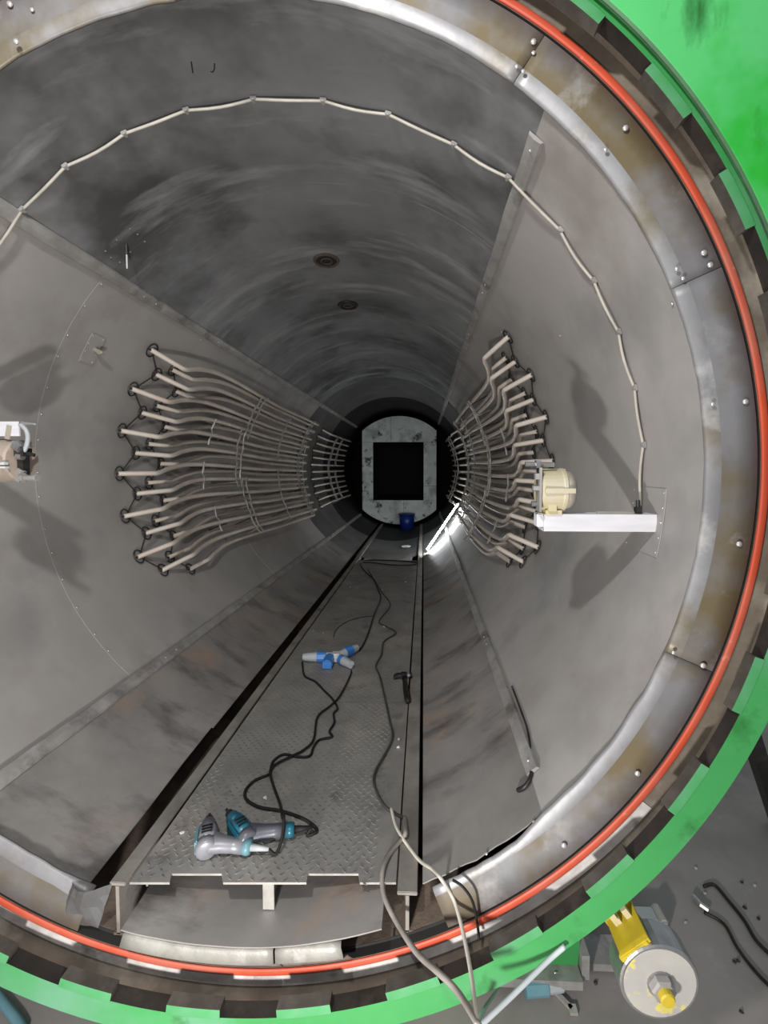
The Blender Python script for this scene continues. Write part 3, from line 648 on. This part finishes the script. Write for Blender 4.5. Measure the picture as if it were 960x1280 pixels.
e2 = drill(onZ(310, 1062, FZ), onZ(284, 1013, FZ+.036)-Vector((0, 0, .036)), onZ(368, 1047, FZ), ('tool_grey', 'teal', 'teal', 'tool_grey', 'teal', 'black_rubber', 'teal'), 'teal corded drill lying behind the silver grey one')

HM = empty('hammer', onZ(503, 848, FZ), label='black claw hammer lying on the walkway by the right rail', cat='hammer')
ha, hb, hc = onZ(491, 848, FZ), onZ(515, 848, FZ), onZ(510, 881, FZ)
hd = (hb-ha).normalized(); z = Vector((0, 0, .018)); mid = ha+(hb-ha)*.58
bm = bmesh.new(); box(bm, mid+z, (.040, .044, .034), bevel=.004); obj('head', bm, 'black_rubber', HM)
bm = bmesh.new(); cylinder(bm, mid+hd*.015+z, hb-hd*.012+z, .0145, n=12); obj('neck', bm, 'steel', HM)
bm = bmesh.new(); cylinder(bm, hb-hd*.014+z, hb+z, .019, n=14); obj('face', bm, 'black_rubber', HM)
for s in (-1, 1):
    bm = bmesh.new(); sweep(bm, catmull([mid-hd*.01+z+Vector((0, .008*s, 0)), mid-hd*.04+z*.9+Vector((0, .010*s, 0)), ha+hd*.005+z*.6+Vector((0, .013*s-.008, 0))], 4), [(.009, .015)]*6+[(.008, .011)]*2+[(.006, .004)], 6); obj('claw', bm, 'black_rubber', HM)
bm = bmesh.new(); hv = hc-mid; sweep(bm, [mid+z, mid+hv*.3+z, mid+hv*.5+z, mid+hv*.9+z, mid+hv+z], [(.014, .011), (.014, .011), (.018, .014), (.019, .015), (.016, .013)], 10); obj('handle', bm, 'black_rubber', HM, True)

# blue and white three way connector
CN = empty('cable_splitter', onZ(415, 826, FZ), label='blue and white three way cable splitter lying on the walkway', cat='connector')
z = Vector((0, 0, .034))
c0 = onZ(421, 827, FZ)+z
def arm(end, segs, r):
    d = end-c0
    for u0, u1, m, k0, k1 in segs:
        bm = bmesh.new(); cylinder(bm, c0+d*u0, c0+d*u1, r*k0, r*k1, 16); obj({'plug_white': 'body_arm', 'blue': 'collar', 'plug_grey': 'plug'}[m], bm, m, CN, False)
arm(onZ(379, 827, FZ)+z*.9, ((-.05, .30, 'plug_white', .8, .9), (.30, .58, 'blue', 1.05, 1.1), (.56, 1.0, 'plug_grey', 1.0, .72)), .033)
arm(onZ(446, 815, FZ)+z*.9, ((-.05, .42, 'plug_white', .8, .85), (.40, .70, 'blue', 1.05, 1.1), (.68, 1.0, 'plug_grey', .95, .72)), .033)
arm(onZ(439, 837, FZ)+z*.9, ((-.05, .30, 'plug_white', .8, .9), (.28, .50, 'blue', .95, 1.0), (.48, 1.0, 'plug_grey', .95, .75)), .032)
bm = bmesh.new(); f0 = onZ(410, 834, FZ); cylinder(bm, f0+Vector((0, .06, .036)), f0+Vector((0, -.03, .028)), .034, .036, 8); box(bm, f0+Vector((0, -.032, .028)), (.066, .012, .058), bevel=.006); obj('socket_cover', bm, 'blue', CN)
bm = bmesh.new(); box(bm, c0+Vector((-.005, .0, 0)), (.075, .07, .056), bevel=.012); obj('hub', bm, 'plug_white', CN)

# ------------------------------------------------------------------ cords on the deck
def cord(nm, pts, r, m, lab, sub=6, cat='cord'):
    bm = bmesh.new(); sweep(bm, catmull(pts, sub), r, 7); return tag(obj(nm, bm, m, None, True), lab, cat)
k1 = floor_pts([(378, 831), (381, 845), (394, 852), (406, 864), (415, 873), (422, 885), (417, 892), (418, 903), (412, 914), (415, 921), (399, 925), (392, 934), (387, 945), (372, 946), (355, 943), (342, 951), (338, 963), (336, 968), (318, 976), (307, 988), (308, 999), (324, 1009), (352, 1014), (380, 1024), (395, 1035), (394, 1041), (384, 1044)], .006)
cord('extension_cord', [k1[0]+Vector((0, 0, .02))]+k1+[e2], .006, 'black_rubber', 'black cord looping from the left plug of the splitter to the teal drill')
k2 = floor_pts([(439, 841), (434, 853), (424, 871), (413, 882), (397, 896), (392, 924), (380, 937), (367, 944), (345, 955), (338, 965), (341, 980), (350, 1005), (353, 1022), (355, 1040), (353, 1056), (345, 1067)], .012)
cord('extension_cord', [k2[0]+Vector((0, 0, .015))]+k2[:-3]+[k2[-3]+Vector((0, 0, .06)), k2[-2]+Vector((0, 0, .03)), k2[-1], e1], .0055, 'black_rubber', 'black cord from the lower plug of the splitter to the silver grey drill')
k3 = floor_pts([(449, 813), (454, 806), (461, 790), (468, 768), (476, 748), (473, 738), (466, 723), (456, 714), (451, 705), (462, 703), (490, 706), (516, 706), (520, 703), (500, 701), (465, 700), (455, 701)], .007)
cord('extension_cord', [k3[0]+Vector((0, 0, .02))]+k3, .007, 'black_rubber', 'black cord running from the splitter to the far end of the walkway')
k4 = floor_pts([(460, 712), (470, 728), (478, 741), (488, 756), (474, 776), (483, 783), (495, 791), (480, 802), (477, 818), (470, 832), (475, 846), (482, 876), (487, 900), (491, 921), (482, 942), (470, 963), (468, 981), (479, 1005), (491, 1015), (506, 1023)], .007)
cord('extension_cord', k4, .0062, 'dark_cable', 'dark grey cord winding along the middle of the walkway')
k5 = [onZ(506, 1022, FZ+.01), onZ(507, 1040, FZ+.03), onZ(503, 1048, FZ+.012), onZ(488, 1065, FZ+.012), onZ(479, 1085, FZ+.012), onY(478, 1108, 1.345), onY(483, 1128, 1.31), onY(497, 1155, 1.26), onY(520, 1190, 1.19), onY(545, 1213, 1.13), onY(572, 1240, 1.08), onY(600, 1285, .98)]
cord('extension_cord', k5, .008, 'grey_cable', 'thick grey cord hanging over the front edge and across the seal')
k6 = [onZ(489, 1010, FZ+.016), onZ(494, 1030, FZ+.012), onZ(501, 1044, FZ+.016), onZ(512, 1060, FZ+.01), onZ(525, 1076, FZ+.012), onR(540, 1086, RL-.012), onR(551, 1098, RL-.02), onY(566, 1122, 1.30), onY(575, 1150, 1.25), onY(583, 1185, 1.18), onY(590, 1225, 1.10), onY(597, 1285, .98)]
cord('extension_cord', k6, .0058, 'white_cable', 'pale thin cord running off the walkway and over the rim')
k7 = [onR(566, 1100, RL-.01), onY(578, 1108, 1.275), onY(590, 1125, 1.265), onY(596, 1150, 1.265), onY(599, 1175, 1.25)]
cord('extension_cord', k7, .004, 'black_rubber', 'short black cord curving over the bottom of the rim')
k8 = floor_pts([(417, 796), (421, 786), (436, 776), (455, 771), (466, 770)], .004)
cord('wire_scrap', k8, .003, 'dark_wire', 'thin bent wire on the walkway behind the splitter', cat='wire')

# scraps
def scrap(nm, p, s, m, lab, group=None, cat='scrap'):
    bm = bmesh.new(); bmesh.ops.create_icosphere(bm, subdivisions=1, radius=1)
    for v in bm.verts: v.co = Vector((v.co.x*s[0], v.co.y*s[1], v.co.z*s[2]))*(1+random.uniform(-.35, .35))
    o = obj(nm, bm, m); o.matrix_world = Matrix.Translation(p); return tag(o, lab, cat, group)
p = onR(507, 683, RL-.01); scrap('paper_scrap', p, (.11, .10, .02), 'paper', 'white crumpled scrap lying beyond the end of the walkway')
for x, y in ((228, 1042), (331, 999), (438, 734), (447, 735), (467, 722), (478, 738), (490, 757), (480, 784), (507, 728), (404, 792), (392, 789), (498, 935), (499, 925), (252, 1043)):
    scrap('debris_chip', onZ(x, y, FZ)+Vector((0, 0, .005)), (.009, .008, .006), random.choice(['plug_grey', 'paper', 'strap']), 'tiny pale chip of debris lying on the walkway', 'debris chips on the walkway', 'debris')

# ------------------------------------------------------------------ outside: support roller, saddle, strut, hoses
RY = 1.23
rc = onY(825, 1229, RY)
SR = empty('support_roller', (rc.x, RY, rc.z-.1), label='cream painted support roller with a hex bolt on a yellow fork, lower right', cat='roller')
def discY(bm, c, prof, n=40):
    rows = [[bm.verts.new((c.x+R*math.cos(2*PI*k/n), Y, c.z+R*math.sin(2*PI*k/n))) for k in range(n)] for R, Y in prof]
    for A, B in zip(rows, rows[1:]):
        for k in range(n): bm.faces.new((A[k], A[(k+1) % n], B[(k+1) % n], B[k]))
    bm.faces.new(rows[0]); bm.faces.new(rows[-1][::-1])
r0 = .110
bm = bmesh.new(); discY(bm, rc, [(r0-.004, RY), (r0, RY+.004), (r0, RY+.075), (r0-.004, RY+.08)]); obj('wheel', bm, 'steel', SR)
bm = bmesh.new(); discY(bm, rc, [(r0-.010, RY-.001), (r0-.008, RY+.003)]); obj('wheel_face', bm, 'roller_face', SR)
bm = bmesh.new(); discY(bm, rc, [(.037, RY-.006), (.037, RY)], 20); obj('washer', bm, 'steel', SR)
bm = bmesh.new(); discY(bm, rc, [(.029, RY-.028), (.034, RY-.022), (.034, RY-.006)], 6); obj('hex_nut', bm, 'strap', SR)
bm = bmesh.new(); discY(bm, rc, [(.017, RY-.046), (.020, RY-.042), (.020, RY-.024)], 16); obj('stud', bm, 'yellow', SR)
ra = math.atan2(rc.z, rc.x); rdir = Vector((-math.cos(ra), 0, -math.sin(ra))); q = Matrix.Rotation(-(ra+PI/2), 3, 'Y')
fc = onY(793, 1178, RY+.06)
bm = bmesh.new(); box(bm, (fc.x, RY+.012, fc.z), (.095, .012, .095), Matrix.Rotation(-rad(38), 3, 'Y'), bevel=.003); box(bm, (fc.x, RY+.115, fc.z), (.095, .012, .13), Matrix.Rotation(-rad(38), 3, 'Y'), bevel=.003)
box(bm, (fc.x-.02, RY+.065, fc.z+.035), (.095, .11, .014), Matrix.Rotation(-rad(38), 3, 'Y')); obj('fork', bm, 'yellow', SR)
for x, y in ((770, 1150), (778, 1158), (787, 1146)):
    pp = onY(x, y, RY+.09); bm = bmesh.new(); box(bm, pp, (.018, .02, .075), Matrix.Rotation(-rad(38), 3, 'Y')); obj('fork_tine', bm, 'cream', SR)
pb = onZ(800, 1152, GZ+.06)
SB = empty('concrete_foot', (pb.x, pb.y, GZ), label='pale stub block on the hall floor behind the yellow fork', cat='block')
bm = bmesh.new(); box(bm, (pb.x+.03, pb.y+.03, GZ+.035), (.12, .08, .07), bevel=.01); obj('block_body', bm, 'plug_grey', SB)
bm = bmesh.new(); box(bm, (pb.x+.10, pb.y+.03, GZ+.04), (.035, .09, .08), bevel=.008); obj('block_cap', bm, 'roller_face', SB)
# green saddle under the vessel
SD = empty('saddle_support', (.9, 1.75, GZ), label='green steel saddle under the vessel, standing on a grey base plate', cat='support')
s0, s1 = onY(722, 1170, 1.75), onY(716, 1208, 1.75)
bm = bmesh.new()
xr = s1.x
vs = [(x_, -math.sqrt(1.585**2-x_*x_)) for x_ in [-.6+(xr+.68)*i_/12 for i_ in range(13)]]+[(xr+.02, s1.z), (-.6, s1.z)]
f = bm.faces.new([bm.verts.new((x, 1.75, zz)) for x, zz in vs]); r = bmesh.ops.extrude_face_region(bm, geom=[f])
for v in r['geom']:
    if isinstance(v, bmesh.types.BMVert): v.co.y += .03
obj('saddle_plate', bm, 'green', SD)
bm = bmesh.new(); box(bm, ((xr-.6)/2, 1.80, s1.z-.012), (xr+.64, .22, .035)); box(bm, (xr+.04, 1.82, s1.z+.03), (.03, .2, .10)); box(bm, (xr+.12, 1.84, s1.z-.035), (.2, .12, .03)); obj('base_plate', bm, 'strap', SD)
bm = bmesh.new(); box(bm, ((xr-.6)/2-.1, 1.95, (s1.z+GZ)/2-.01), (xr+.3, .3, s1.z-GZ-.03)); obj('plinth', bm, 'dark_steel', SD)
bm = bmesh.new(); box(bm, (xr+.12, 2.05, (-1.4+GZ)/2), (.07, .05, .66), Matrix.Rotation(rad(-14), 3, 'Y')); obj('side_strut', bm, 'dark_steel', SD)
# small pale blue plug and clip near the saddle foot
pz = onZ(672, 1236, GZ+.03); PL = empty('cable_plug', (pz.x, pz.y, GZ), label='pale blue plug lying on the floor under the green saddle', cat='connector')
bm = bmesh.new(); cylinder(bm, pz+Vector((-.05, 0, 0)), pz+Vector((.04, .01, 0)), .03, n=12); obj('plug_body', bm, 'teal_pale', PL)
bm = bmesh.new(); cylinder(bm, pz+Vector((.04, .01, 0)), pz+Vector((.10, .02, 0)), .024, n=12); obj('plug_collar', bm, 'plug_grey', PL)
bm = bmesh.new(); c1 = onY(695, 1226, 1.72); sweep(bm, catmull([c1+Vector((-.015, 0, -.05)), c1+Vector((-.012, 0, 0)), c1+Vector((-.014, 0, .02)), c1+Vector((0, 0, .035)), c1+Vector((.014, 0, .02)), c1+Vector((.012, 0, 0)), c1+Vector((.015, 0, -.05))], 4), .004, 6)
tag(obj('wire_clip', bm, 'steel', None, True), 'bent bright wire clip hanging under the saddle base plate', 'clip')
bb = onZ(710, 1258, GZ+.008); bm = bmesh.new(); box(bm, bb+Vector((-.02, .03, 0)), (.10, .016, .012), Matrix.Rotation(rad(-50), 3, 'Z')); box(bm, bb+Vector((.015, -.01, 0)), (.03, .03, .012)); tag(obj('bent_scrap', bm, 'deck_edge'), 'small bent metal scrap on the hall floor below the saddle', 'scrap')
# dark leaning strut at the right edge
bm = bmesh.new(); pa, pb2 = onY(934, 905, 2.2), onZ(975, 1035, GZ); pb2.y = max(pb2.y, 2.2)
sweep(bm, [pa+(pa-pb2)*.15, pa, pb2], [(.05, .035)]*3, 4); tag(obj('leaning_strut', bm, 'dark_steel'), 'black strut standing behind the green ring at the right edge', 'strut')
# hoses on the hall floor
def hose(px, r, m, lab, nm='floor_hose', cat='hose'):
    bm = bmesh.new(); sweep(bm, catmull([onZ(x, y, GZ+r) for x, y in px], 6), r, 7); return tag(obj(nm, bm, m, None, True), lab, cat)
hose([(880, 1108), (893, 1106), (910, 1125), (930, 1150), (945, 1175), (965, 1195)], .008, 'dark_brown', 'thin dark cable curving across the hall floor at the right edge', 'floor_cable', 'cable')
hose([(880, 1140), (905, 1155), (922, 1185), (945, 1215), (970, 1240)], .007, 'dark_brown', 'faint dark cable on the hall floor between the roller and the right edge', 'floor_cable', 'cable')
bs = onZ(876, 1133, GZ+.01); bm = bmesh.new(); sweep(bm, [onZ(866, 1120, GZ+.02), onZ(876, 1131, GZ+.015), onZ(886, 1138, GZ+.012)], .012, 6); tag(obj('metal_rod', bm, 'steel'), 'short bright rod lying on the hall floor right of the roller', 'rod')
pA = [onY(598, 1284, 1.02), onY(640, 1245, 1.08), onY(683, 1203, 1.14), onY(706, 1183, 1.158)]
cord('pale_hose', pA, .0065, 'plug_grey', 'pale grey hose slanting up to the outer edge of the green ring', cat='hose')
pB = [onY(594, 1285, 1.05), onY(608, 1258, 1.2), onY(624, 1236, 1.62)]
cord('pale_hose', pB, .006, 'plug_grey', 'short pale hose slanting behind the crossing cords at the bottom edge', cat='hose')
hose([(-6, 1240), (6, 1256), (22, 1276), (30, 1290)], .016, 'teal_pale', 'pale blue hose on the hall floor at the lower left corner')
for i in range(26):
    x, y = random.uniform(740, 950), random.uniform(1060, 1270)
    if y < 1165-(x-760)*.9 or (x-825)**2+(y-1225)**2 < 75**2: continue
    pq = onZ(x, y, GZ+.004)
    scrap('floor_chip', pq, (.008, .008, .006), random.choice(['plug_grey', 'dark_steel', 'dark_steel']), 'small crumb of grit on the hall floor by the roller', 'grit on the hall floor', 'debris')
